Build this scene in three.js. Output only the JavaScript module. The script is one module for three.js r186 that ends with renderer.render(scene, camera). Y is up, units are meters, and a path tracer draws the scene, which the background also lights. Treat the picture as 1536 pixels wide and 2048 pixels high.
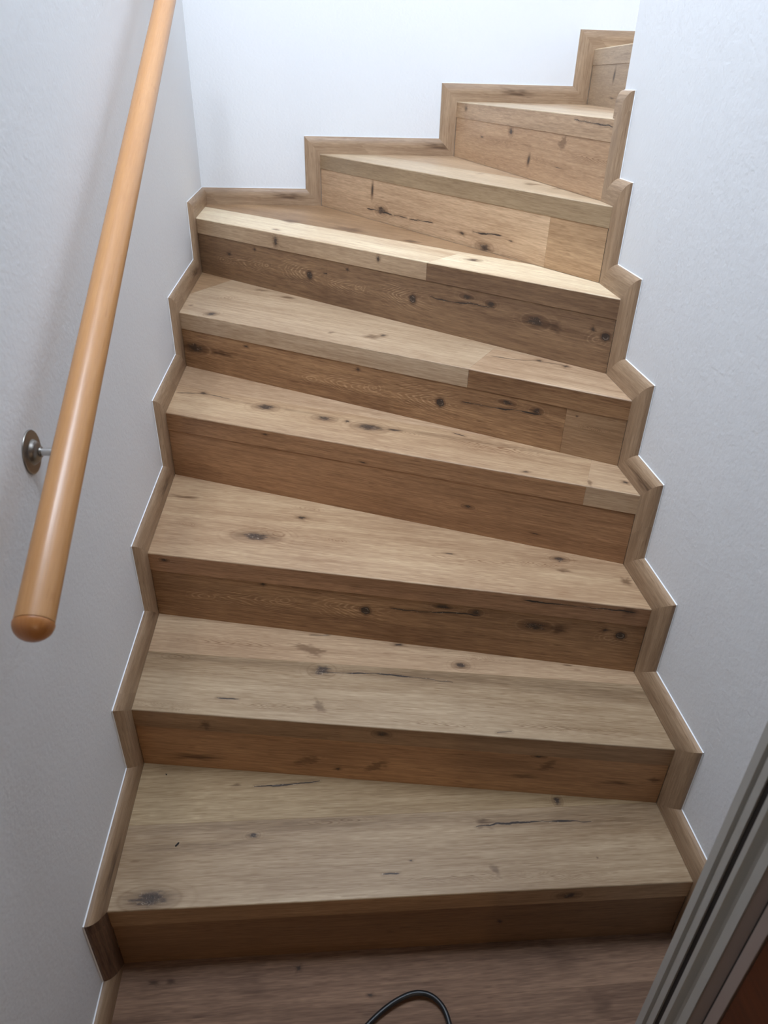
import * as THREE from 'three';
import { mergeGeometries } from 'three/addons/utils/BufferGeometryUtils.js';
import { RectAreaLightUniformsLib } from 'three/addons/lights/RectAreaLightUniformsLib.js';

// ---------------------------------------------------------------- camera, light, exposure
// plan coordinates: x to the right, Y up the stairs (away from the viewer), z = height; three.js gets (x, z, -Y)
const V = (x, Y, z) => new THREE.Vector3(x, z, -Y);
const scene = new THREE.Scene();
scene.background = new THREE.Color(0x10131a);
const camera = new THREE.PerspectiveCamera(71.743, 0.75, 0.02, 60);
camera.rotation.order = 'YXZ';
camera.rotation.set(-0.55105, -0.096486, 0.025789);
camera.position.copy(V(0, 0, 1.5161));
camera.focus = 1.75; camera.userData.fStop = 5;
scene.add(camera);

const renderer = new THREE.WebGLRenderer({ antialias: true });
renderer.toneMapping = THREE.LinearToneMapping;
renderer.toneMappingExposure = 0.665;
renderer.shadowMap.enabled = true;
renderer.shadowMap.type = THREE.PCFSoftShadowMap;
RectAreaLightUniformsLib.init();

// the two roof windows over the stair, a small pendant lamp and a warm lamp in the hall behind the viewer (their fittings are built further down at the same places)
const LAMP_A = { x: 1.35, Y: 1.3, z: 4.12, size: 0.8, power: 6.5, color: new THREE.Color().setRGB(0.84, 0.98, 1.17) };
const LAMP_W = { x: 0.02, Y: 1.08, z: 3.7, size: 1.0, power: 26, color: new THREE.Color().setRGB(0.85, 0.98, 1.16) };
const LAMP_H = { x: 0.74, Y: -1.6, z: 1.2, power: 1.1, color: new THREE.Color().setRGB(1.0, 0.77, 0.54) };
const LAMP_B = { x: -0.45, Y: 1.0, z: 3.4, radius: 0.11, power: 5.2, color: new THREE.Color().setRGB(0.9, 0.98, 1.1) };
{
  const a = new THREE.RectAreaLight(LAMP_A.color, LAMP_A.power, LAMP_A.size, LAMP_A.size);
  a.position.copy(V(LAMP_A.x, LAMP_A.Y, LAMP_A.z)); a.lookAt(V(LAMP_A.x - 0.55, LAMP_A.Y + 0.12, LAMP_A.z - 1.0)); scene.add(a);
  const w = new THREE.RectAreaLight(LAMP_W.color, LAMP_W.power, LAMP_W.size, LAMP_W.size);
  w.position.copy(V(LAMP_W.x, LAMP_W.Y, LAMP_W.z)); w.lookAt(V(LAMP_W.x + 0.34, LAMP_W.Y - 0.14, LAMP_W.z - 1.0)); scene.add(w);
  const f = new THREE.PointLight(LAMP_H.color, LAMP_H.power, 0, 2);
  f.position.copy(V(LAMP_H.x, LAMP_H.Y, LAMP_H.z)); f.castShadow = true; f.shadow.radius = 0.6; scene.add(f);
  const b = new THREE.PointLight(LAMP_B.color, LAMP_B.power, 0, 2);
  b.position.copy(V(LAMP_B.x, LAMP_B.Y, LAMP_B.z)); b.castShadow = true; b.shadow.radius = LAMP_B.radius / 0.02; scene.add(b);
}

// ---------------------------------------------------------------- helpers
function rng(seed) { let a = seed >>> 0; return () => { a = (a + 0x6D2B79F5) | 0; let t = Math.imul(a ^ (a >>> 15), 1 | a); t = (t + Math.imul(t ^ (t >>> 7), 61 | t)) ^ t; return ((t ^ (t >>> 14)) >>> 0) / 4294967296; }; }
function hash(ix, iy, s) { let h = Math.imul(ix, 374761393) ^ Math.imul(iy, 668265263) ^ Math.imul(s, 974634541); h = Math.imul(h ^ (h >>> 13), 1274126177); return ((h ^ (h >>> 16)) >>> 0) / 4294967296; }
function noise(x, y, s) {
  const ix = Math.floor(x), iy = Math.floor(y), fx = x - ix, fy = y - iy;
  const ux = fx * fx * (3 - 2 * fx), uy = fy * fy * (3 - 2 * fy);
  const a = hash(ix, iy, s), b = hash(ix + 1, iy, s), c = hash(ix, iy + 1, s), d = hash(ix + 1, iy + 1, s);
  return a + (b - a) * ux + (c - a) * uy + (a - b - c + d) * ux * uy;
}
const ss = (a, b, x) => { const t = Math.min(1, Math.max(0, (x - a) / (b - a))); return t * t * (3 - 2 * t); };
const lin = c => c <= 10.31 ? c / 255 / 12.92 : Math.pow((c / 255 + 0.055) / 1.055, 2.4);

function tex(data, w, h, srgb) {
  const t = new THREE.DataTexture(data, w, h, THREE.RGBAFormat);
  t.wrapS = t.wrapT = THREE.RepeatWrapping; t.magFilter = THREE.LinearFilter; t.minFilter = THREE.LinearMipmapLinearFilter; t.generateMipmaps = true;
  if (srgb) t.colorSpace = THREE.SRGBColorSpace;
  t.needsUpdate = true; return t;
}

// ---------------------------------------------------------------- oak boards: printed grain, knots and cracks in metres along (u) and across (v) the board
const PXM = 1300;
function oak({ u0, v0, L, W, seed, light, dark, feats = [], lime = 0.35, contrast = 1, rows = 5.2 }) {
  const w = Math.min(2048, Math.round(L * PXM)), h = Math.round(W * PXM);
  const N = w * h, disp = new Float32Array(N), zone = new Float32Array(N), mark = new Float32Array(N), white = new Float32Array(N), brown = new Float32Array(N);
  const ox = u => (u - u0) / L * w, oy = v => (v - v0) / W * h;
  const each = (cu, cv, ru, rv, k, fn) => {
    const x0 = Math.max(0, Math.floor(ox(cu - ru * k))), x1 = Math.min(w - 1, Math.ceil(ox(cu + ru * k)));
    const y0 = Math.max(0, Math.floor(oy(cv - rv * k))), y1 = Math.min(h - 1, Math.ceil(oy(cv + rv * k)));
    for (let y = y0; y <= y1; y++) for (let x = x0; x <= x1; x++) {
      const u = u0 + (x + 0.5) / w * L, v = v0 + (y + 0.5) / h * W; fn(y * w + x, (u - cu) / ru, (v - cv) / rv, u, v);
    }
  };
  feats.forEach((f, fi) => {
    const [type, cu, cv, ru, rv] = f, s = seed * 31 + fi * 7 + 3;
    if (type === 'crack') {
      for (let i = 1; i + 3 < f.length; i += 2) {
        const ax = f[i], ay = f[i + 1], bx = f[i + 2], by = f[i + 3], mx = (ax + bx) / 2, my = (ay + by) / 2;
        each(mx, my, Math.abs(ax - bx) / 2 + 0.012, Math.abs(ay - by) / 2 + 0.012, 1, (p, a, b, u, v) => {
          const dx = bx - ax, dy = by - ay, t = Math.min(1, Math.max(0, ((u - ax) * dx + (v - ay) * dy) / (dx * dx + dy * dy)));
          const wob = (noise(u * 55, 3.3, s) - 0.5) * 0.0040 + (noise(u * 170, 5.3, s) - 0.5) * 0.0012, d = Math.abs(Math.hypot(u - ax - dx * t, (v - ay - dy * t) + wob));
          const th = 0.0002 + 0.0025 * Math.max(0, noise(u * 30, 9.1, s) - 0.25) * ss(0, 0.2, t + (i > 1 ? 1 : 0)) * ss(0, 0.2, 1 - t + (i + 5 < f.length ? 1 : 0));
          mark[p] = Math.max(mark[p], (1 - ss(th, th + 0.0010, d)) * Math.min(0.97, 0.55 + th * 700));
          brown[p] = Math.max(brown[p], (1 - ss(0.001, 0.009, d)) * 0.34 * noise(u * 60, v * 200, s + 1));
          if (noise(u * 220, v * 500, s + 4) > 0.83 && d < 0.0028 && d > 0.0008) white[p] = Math.max(white[p], 0.4);
        });
      }
      return;
    }
    if (type === 'flame' || type === 'swirl') {        // nested growth-ring lines: tongues along the board, or closed eddies
      const dirn = f[5] ?? (hash(fi, seed, 5) > 0.5 ? 1 : -1), n = type === 'flame' ? 3.4 : 2.3;
      each(cu, cv, ru, rv, 2.4, (p, a, b, u, v) => {
        const wa = (noise(u * 45, v * 120, s + 3) - 0.5) * 0.22 + (noise(u * 12, v * 46, s + 4) - 0.5) * 1.0;
        const ph = type === 'flame' ? n * (a * dirn + 1.25 * Math.pow(Math.abs(b) + 0.02, 1.35) + wa * 0.7) : n * (Math.hypot(a * 0.9 + b * 0.25, b) + wa * 0.55);
        const l = Math.pow(0.5 + 0.5 * Math.cos(ph * Math.PI * 2), 3.2), g = Math.exp(-a * a * 0.75 - b * b * 0.9);
        const br = 0.35 + 0.65 * ss(0.25, 0.6, noise(u * 70, v * 240, s + 8));
        zone[p] = Math.max(zone[p], l * g * br * (type === 'flame' ? 1 : 0.9)); disp[p] += rv * 0.5 * Math.exp(-a * a - b * b * 0.6) * Math.sign(b) * Math.min(1, Math.abs(b));
      });
      return;
    }
    const ang = (a, b) => noise(Math.cos(Math.atan2(b, a)) * 2.1 + 7, Math.sin(Math.atan2(b, a)) * 2.1 + 7, s);
    if (type === 'knot' || type === 'eye' || type === 'pin') each(cu, cv, ru, rv, 4, (p, a, b) => {
      const d2 = a * a + b * b; disp[p] += Math.sign(b) * rv * 0.8 * Math.exp(-d2 * 0.28) * Math.min(1, Math.abs(b) * 1.5); const l = Math.pow(0.5 + 0.5 * Math.cos(Math.sqrt(d2) * 7.5), 5); zone[p] = Math.max(zone[p], (type === 'pin' ? 0.15 : 0.55) * l * ss(0.8, 1.3, d2) * Math.exp(-d2 * 0.25));
    });
    each(cu, cv, ru, rv, 3, (p, a, b, u, v) => {
      const d = Math.hypot(a, b) * (0.62 + 0.76 * ang(a, b)), fine = noise(u * 420, v * 620, s + 2), mid = noise(u * 110, v * 260, s + 5);
      if (type === 'knot') {
        const dk = Math.hypot(a, b) * (0.8 + 0.4 * ang(a, b)), core = 1 - ss(0.3, 1.0, dk + (mid - 0.5) * 0.55);
        mark[p] = Math.max(mark[p], core * (0.50 + 0.42 * fine));
        brown[p] = Math.max(brown[p], (1 - ss(0.5, 1.9, Math.hypot(a * 0.8, b * 1.1))) * (0.25 + 0.5 * noise(u * 50, v * 300, s + 7)));
        const r = Math.abs(noise(u * 190 + 4, v * 230, s + 9) - 0.5); if (d < 0.85 && r < 0.03 && mid > 0.4) white[p] = Math.max(white[p], 0.7 * (1 - r / 0.03));
      } else if (type === 'eye') {
        const d0 = Math.hypot(a, b) * (0.9 + 0.2 * ang(a, b));
        mark[p] = Math.max(mark[p], (1 - ss(0.62, 1.0, d0)) * (0.92 - 0.25 * fine), ss(0.55, 0.8, d0) * (1 - ss(0.85, 1.15, d0)) * 0.95);
        white[p] = Math.max(white[p], ss(0.45, 0.65, d0) * (1 - ss(0.68, 0.84, d0)) * 0.5 * ss(0.35, 0.7, mid));
        brown[p] = Math.max(brown[p], (1 - ss(0.8, 2.2, d0)) * 0.55);
      } else if (type === 'pin') {
        mark[p] = Math.max(mark[p], (1 - ss(0.3, 0.95, d)) * 0.72); brown[p] = Math.max(brown[p], (1 - ss(0.4, 2.2, d)) * 0.4);
      } else if (type === 'smudge') {
        brown[p] = Math.max(brown[p], (1 - ss(0.2, 1.7, d)) * (0.25 + 0.7 * noise(u * 40, v * 330, s + 6)) * (f[5] ?? 1));
      } else if (type === 'branch') {
        brown[p] = Math.max(brown[p], (1 - ss(0.3, 1.25, Math.hypot(a + b * 0.6, b * 0.9) * (0.8 + 0.4 * ang(a, b)) + (mid - 0.5) * 0.8)) * 0.5);
      } else if (type === 'slit') {
        const q = Math.hypot(a + 0.8 * b * 0.4, b); mark[p] = Math.max(mark[p], (1 - ss(0.3, 1, q)) * 0.75); brown[p] = Math.max(brown[p], (1 - ss(0.5, 1.9, q)) * 0.5);
      }
    });
  });
  const data = new Uint8Array(N * 4), S = seed * 101;
  const per = rows / 1000;
  for (let y = 0; y < h; y++) for (let x = 0; x < w; x++) {
    const p = y * w + x, u = u0 + (x + 0.5) / w * L, v = v0 + (y + 0.5) / h * W;
    const f = v + (noise(u * 1.4, v * 7, S) - 0.5) * 0.016 + (noise(u * 4, v * 26, S + 1) - 0.5) * 0.003 + disp[p];
    const z = zone[p];
    const broad = 0.6 * noise(u * 1.5, f * 13, S + 2) + 0.4 * noise(u * 5, f * 24, S + 12), band = noise(u * 2.2, f * 60, S + 3), streak = noise(u * 6, f * 210, S + 4), fine = noise(u * 30, v * 520 + disp[p] * 250, S + 5), pore = noise(u * 75, v * 1100, S + 6);
    let c = Math.sin((f / per + (noise(u * 3, v * 20, S + 7) - 0.5) * 0.8) * Math.PI * 2); c = c * 0.5 + 0.5;
    const ring = Math.pow(c, 5);
    let t = 0.5 + contrast * (0.62 * (broad - 0.5) + 0.24 * (band - 0.5) + 0.22 * (streak - 0.5) + 0.40 * (fine - 0.5) + 0.34 * (pore - 0.5));
    t -= 0.07 * ring * (1 - lime) * contrast; t += 0.05 * ring * lime * contrast;
    t += z * (lime > 0.5 ? 0.6 : -1.0) * (0.35 + 1.0 * fine);
    const dash = ss(0.78, 0.92, noise(u * 34, f * 520, S + 8)) * ss(0.45, 0.7, noise(u * 5, v * 40, S + 9)); t -= dash * 0.28;
    t = Math.max(-0.25, Math.min(1.25, t));
    let r = dark[0] + (light[0] - dark[0]) * t, g = dark[1] + (light[1] - dark[1]) * t, b = dark[2] + (light[2] - dark[2]) * t;
    const bw = Math.min(0.8, brown[p]); r += (dark[0] * 0.60 - r) * bw; g += (dark[1] * 0.54 - g) * bw; b += (dark[2] * 0.48 - b) * bw;
    if (lime > 0.5) { const q = z * 0.42 * (0.3 + fine); r += (196 - r) * q; g += (168 - g) * q; b += (140 - b) * q; }
    const m = mark[p]; r += (52 - r) * m; g += (42 - g) * m; b += (37 - b) * m;
    const wh = white[p]; r += (196 - r) * wh; g += (184 - g) * wh; b += (170 - b) * wh;
    data[p * 4] = Math.max(0, Math.min(255, r)); data[p * 4 + 1] = Math.max(0, Math.min(255, g)); data[p * 4 + 2] = Math.max(0, Math.min(255, b)); data[p * 4 + 3] = 255;
  }
  const t = tex(data, w, h, true); t.repeat.set(1 / L, 1 / W); t.offset.set(-u0 / L, -v0 / W); return t;
}
// fine brushed relief shared by every board (uv in metres, tile 0.5 x 0.25 m)
const grainBump = (() => {
  const w = 512, h = 512, d = new Uint8Array(w * h * 4);
  for (let y = 0; y < h; y++) for (let x = 0; x < w; x++) {
    const a = hashTile(x / w * 12, y / h * 160, 12, 160, 5), b = hashTile(x / w * 30, y / h * 256, 30, 256, 6), q = Math.round(255 * Math.min(1, 0.25 + 0.5 * a + 0.3 * b - 0.35 * ss(0.75, 0.95, b)));
    const p = (y * w + x) * 4; d[p] = d[p + 1] = d[p + 2] = Math.max(0, q); d[p + 3] = 255;
  }
  const t = tex(d, w, h); t.repeat.set(2, 4); return t;
})();
function hashTile(x, y, px, py, s) {
  const ix = Math.floor(x), iy = Math.floor(y), fx = x - ix, fy = y - iy, ux = fx * fx * (3 - 2 * fx), uy = fy * fy * (3 - 2 * fy), X = i => ((i % px) + px) % px, Y = i => ((i % py) + py) % py;
  const a = hash(X(ix), Y(iy), s), b = hash(X(ix + 1), Y(iy), s), c = hash(X(ix), Y(iy + 1), s), d = hash(X(ix + 1), Y(iy + 1), s);
  return a + (b - a) * ux + (c - a) * uy + (a - b - c + d) * ux * uy;
}
const boardMat = (map, rough = 0.5) => new THREE.MeshStandardMaterial({ map, roughness: rough, metalness: 0, bumpMap: grainBump, bumpScale: 0.00012 });

// ---------------------------------------------------------------- naming
const used = {};
const numbered = n => { const k = used[n] = (used[n] ?? -1) + 1; return k ? `${n}_${String(k).padStart(3, '0')}` : n; };
function mesh(name, geo, mat, parent = scene) { const m = new THREE.Mesh(geo, mat); m.name = numbered(name); m.castShadow = m.receiveShadow = true; parent.add(m); return m; }
function group(name, parent = scene) { const g = new THREE.Group(); g.name = numbered(name); parent.add(g); return g; }
const structure = o => { o.userData.kind = 'structure'; return o; };
const tag = (o, label, category) => { o.userData.label = label; o.userData.category = category; return o; };

// ---------------------------------------------------------------- polygon tools in plan
const clip = (poly, n, c) => {                 // keep n.x <= c
  const out = [];
  for (let i = 0; i < poly.length; i++) {
    const a = poly[i], b = poly[(i + 1) % poly.length], da = n[0] * a[0] + n[1] * a[1] - c, db = n[0] * b[0] + n[1] * b[1] - c;
    if (da <= 1e-9) out.push(a);
    if ((da < -1e-9 && db > 1e-9) || (da > 1e-9 && db < -1e-9)) { const t = da / (da - db); out.push([a[0] + (b[0] - a[0]) * t, a[1] + (b[1] - a[1]) * t]); }
  }
  return out.filter((p, i) => { const q = out[(i + 1) % out.length]; return Math.hypot(p[0] - q[0], p[1] - q[1]) > 1e-5; });
};
const area = p => p.reduce((s, a, i) => { const b = p[(i + 1) % p.length]; return s + a[0] * b[1] - a[1] * b[0]; }, 0) / 2;
const inset = (poly, d) => {                   // CCW polygon moved inwards; d may be per edge
  const n = poly.length, dd = i => Array.isArray(d) ? d[i] : d;
  return poly.map((p, i) => {
    const a = poly[(i + n - 1) % n], b = poly[(i + 1) % n];
    const e1 = [p[0] - a[0], p[1] - a[1]], e2 = [b[0] - p[0], b[1] - p[1]], l1 = Math.hypot(...e1), l2 = Math.hypot(...e2);
    const n1 = [-e1[1] / l1, e1[0] / l1], n2 = [-e2[1] / l2, e2[0] / l2], det = n1[0] * n2[1] - n1[1] * n2[0];
    const c1 = n1[0] * p[0] + n1[1] * p[1] + dd((i + n - 1) % n), c2 = n2[0] * p[0] + n2[1] * p[1] + dd(i);
    if (Math.abs(det) < 1e-4) return [p[0] + n1[0] * dd(i), p[1] + n1[1] * dd(i)];
    return [(c1 * n2[1] - c2 * n1[1]) / det, (n1[0] * c2 - n2[0] * c1) / det];
  });
};
class Tri {                                    // triangle soup with uv
  constructor() { this.p = []; this.t = []; }
  v(P, uv) { this.p.push(P.x, P.y, P.z); this.t.push(uv[0], uv[1]); }
  tri(a, b, c, ua, ub, uc) { this.v(a, ua); this.v(b, ub); this.v(c, uc); }
  quad(a, b, c, d, ua, ub, uc, ud) { this.tri(a, b, c, ua, ub, uc); this.tri(a, c, d, ua, uc, ud); }
  geo() {
    const g = new THREE.BufferGeometry(); g.setAttribute('position', new THREE.Float32BufferAttribute(this.p, 3)); g.setAttribute('uv', new THREE.Float32BufferAttribute(this.t, 2));
    g.computeVertexNormals(); return g;
  }
}
// flat board lying at height z: CCW plan polygon, thickness th, eased top edges (e); uv(x, Y) in metres
function slab(poly, z, th, uv, e = 0.0004, T = new Tri(), edges) {
  const top = inset(poly, edges ?? e), n = poly.length, U = q => uv(q[0], q[1]);
  for (let i = 1; i + 1 < n; i++) T.tri(V(...top[0], z), V(...top[i], z), V(...top[i + 1], z), U(top[0]), U(top[i]), U(top[i + 1]));
  for (let i = 0; i < n; i++) {
    const j = (i + 1) % n, a = poly[i], b = poly[j];
    T.quad(V(...a, z - e), V(...b, z - e), V(...top[j], z), V(...top[i], z), U(a), U(b), U(top[j]), U(top[i]));
    T.quad(V(...a, z - th), V(...b, z - th), V(...b, z - e), V(...a, z - e), U(a), U(b), U(b), U(a));
  }
  for (let i = 1; i + 1 < n; i++) T.tri(V(...poly[0], z - th), V(...poly[i + 1], z - th), V(...poly[i], z - th), U(poly[0]), U(poly[i + 1]), U(poly[i]));
  return T;
}
const box = (x0, x1, Y0, Y1, z0, z1) => { const g = new THREE.BoxGeometry(x1 - x0, z1 - z0, Y1 - Y0); g.translate((x0 + x1) / 2, (z0 + z1) / 2, -(Y0 + Y1) / 2); return metreUV(g); };
function metreUV(g) {                          // uv in metres from position and the way the face points
  const p = g.attributes.position, n = g.attributes.normal, t = new Float32Array(p.count * 2);
  for (let i = 0; i < p.count; i++) {
    const ax = Math.abs(n.getX(i)), ay = Math.abs(n.getY(i)), az = Math.abs(n.getZ(i));
    if (ay > ax && ay > az) { t[i * 2] = p.getX(i); t[i * 2 + 1] = p.getZ(i); } else if (ax > az) { t[i * 2] = p.getZ(i); t[i * 2 + 1] = p.getY(i); } else { t[i * 2] = p.getX(i); t[i * 2 + 1] = p.getY(i); }
  }
  g.setAttribute('uv', new THREE.BufferAttribute(t, 2)); return g;
}

// ---------------------------------------------------------------- survey of the stair (metres)
const XL = -0.42199, XR = 0.6995, YB = 2.9664, SK = 0.01785, SW = 0.0578;   // skirting faces, skirting thickness and width
const YL = [0.7675, 1.1015, 1.4159, 1.803, 2.1627, 2.6653], YR = [0.7471, 0.9232, 1.1436, 1.3102, 1.4493, 1.6189, 1.7671, 1.8512], XB = [0.0125, 0.5177, 1.0054];
const Z = [0, 0.1861, 0.3586, 0.5445, 0.7338, 0.9019, 1.0858, 1.2649, 1.4442, 1.6177];
const WXL = XL - SK, WXR = XR + SK, WYB = YB + SK, PEND = 1.862;           // wall faces, end of the partition
const Lp = k => k <= 6 ? [XL, YL[k - 1]] : [XB[k - 7], YB], Rp = k => k <= 8 ? [XR, YR[k - 1]] : [0.875, PEND];
const FRONT = 0.178, LIP = 0.050;                                           // board width on the tread, depth of the folded front edge

// ---------------------------------------------------------------- wall plaster
const plasterBump = (() => {
  const n = 1024, d = new Uint8Array(n * n * 4);
  for (let y = 0; y < n; y++) for (let x = 0; x < n; x++) {
    const a = hashTile(x / n * 90, y / n * 90, 90, 90, 11), b = hashTile(x / n * 210, y / n * 210, 210, 210, 12), c = hashTile(x / n * 24, y / n * 24, 24, 24, 13);
    const q = 255 * Math.min(1, Math.max(0, 0.5 * a + 0.25 * b + 0.3 * c)); const p = (y * n + x) * 4; d[p] = d[p + 1] = d[p + 2] = q; d[p + 3] = 255;
  }
  const t = tex(d, n, n); t.repeat.set(1 / 0.55, 1 / 0.55); return t;
})();
const wallMat = new THREE.MeshStandardMaterial({ color: new THREE.Color().setRGB(0.78, 0.785, 0.79), roughness: 0.85, bumpMap: plasterBump, bumpScale: 0.0006 });
const ceilMat = new THREE.MeshStandardMaterial({ color: new THREE.Color().setRGB(0.80, 0.80, 0.80), roughness: 0.9 });

const HT = 4.3, LEDGE = 2.8;
structure(mesh('wall_left', box(WXL - 0.15, WXL, 0.42, WYB + 0.15, 0, LEDGE), wallMat));
structure(mesh('wall_back', box(-1.2, 2.6, WYB, WYB + 0.15, 0, HT), wallMat));
structure(mesh('wall_partition', box(WXR, WXR + 0.12, 0.55, PEND, 0, 1.78), wallMat));
structure(mesh('wall_front', mergeGeometries([box(0.545, 2.6, 0.425, 0.55, 0, 2.1), box(-1.2, 2.6, 0.425, 0.55, 2.1, HT)]), wallMat));
structure(mesh('wall_right', box(2.6, 2.75, -1.8, WYB + 0.15, 0, HT), wallMat));
structure(mesh('wall_rear', box(-1.4, 2.75, -1.95, -1.8, 0, 2.5), wallMat));
structure(mesh('wall_hall_left', box(-1.55, -1.4, -1.95, 0.57, 0, 2.5), wallMat));
structure(mesh('wall_hall_return', box(-1.4, WXL - 0.15, 0.425, 0.55, 0, 2.1), wallMat));
structure(mesh('wall_upper_left', box(-1.2, -1.05, 0.55, WYB, LEDGE, HT), wallMat));
structure(mesh('floor_upper_left', box(-1.2, WXL - 0.15, 0.55, WYB, LEDGE - 0.2, LEDGE), wallMat));
structure(mesh('ceiling', box(-1.2, 2.75, 0.425, WYB + 0.15, HT, HT + 0.15), ceilMat));
structure(mesh('ceiling_landing', box(WXL, 2.6, 0.55, 0.86, 2.36, 2.55), ceilMat));
structure(mesh('ceiling_hall', box(-1.55, 2.6, -1.8, 0.425, 2.4, 2.55), ceilMat));

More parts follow.
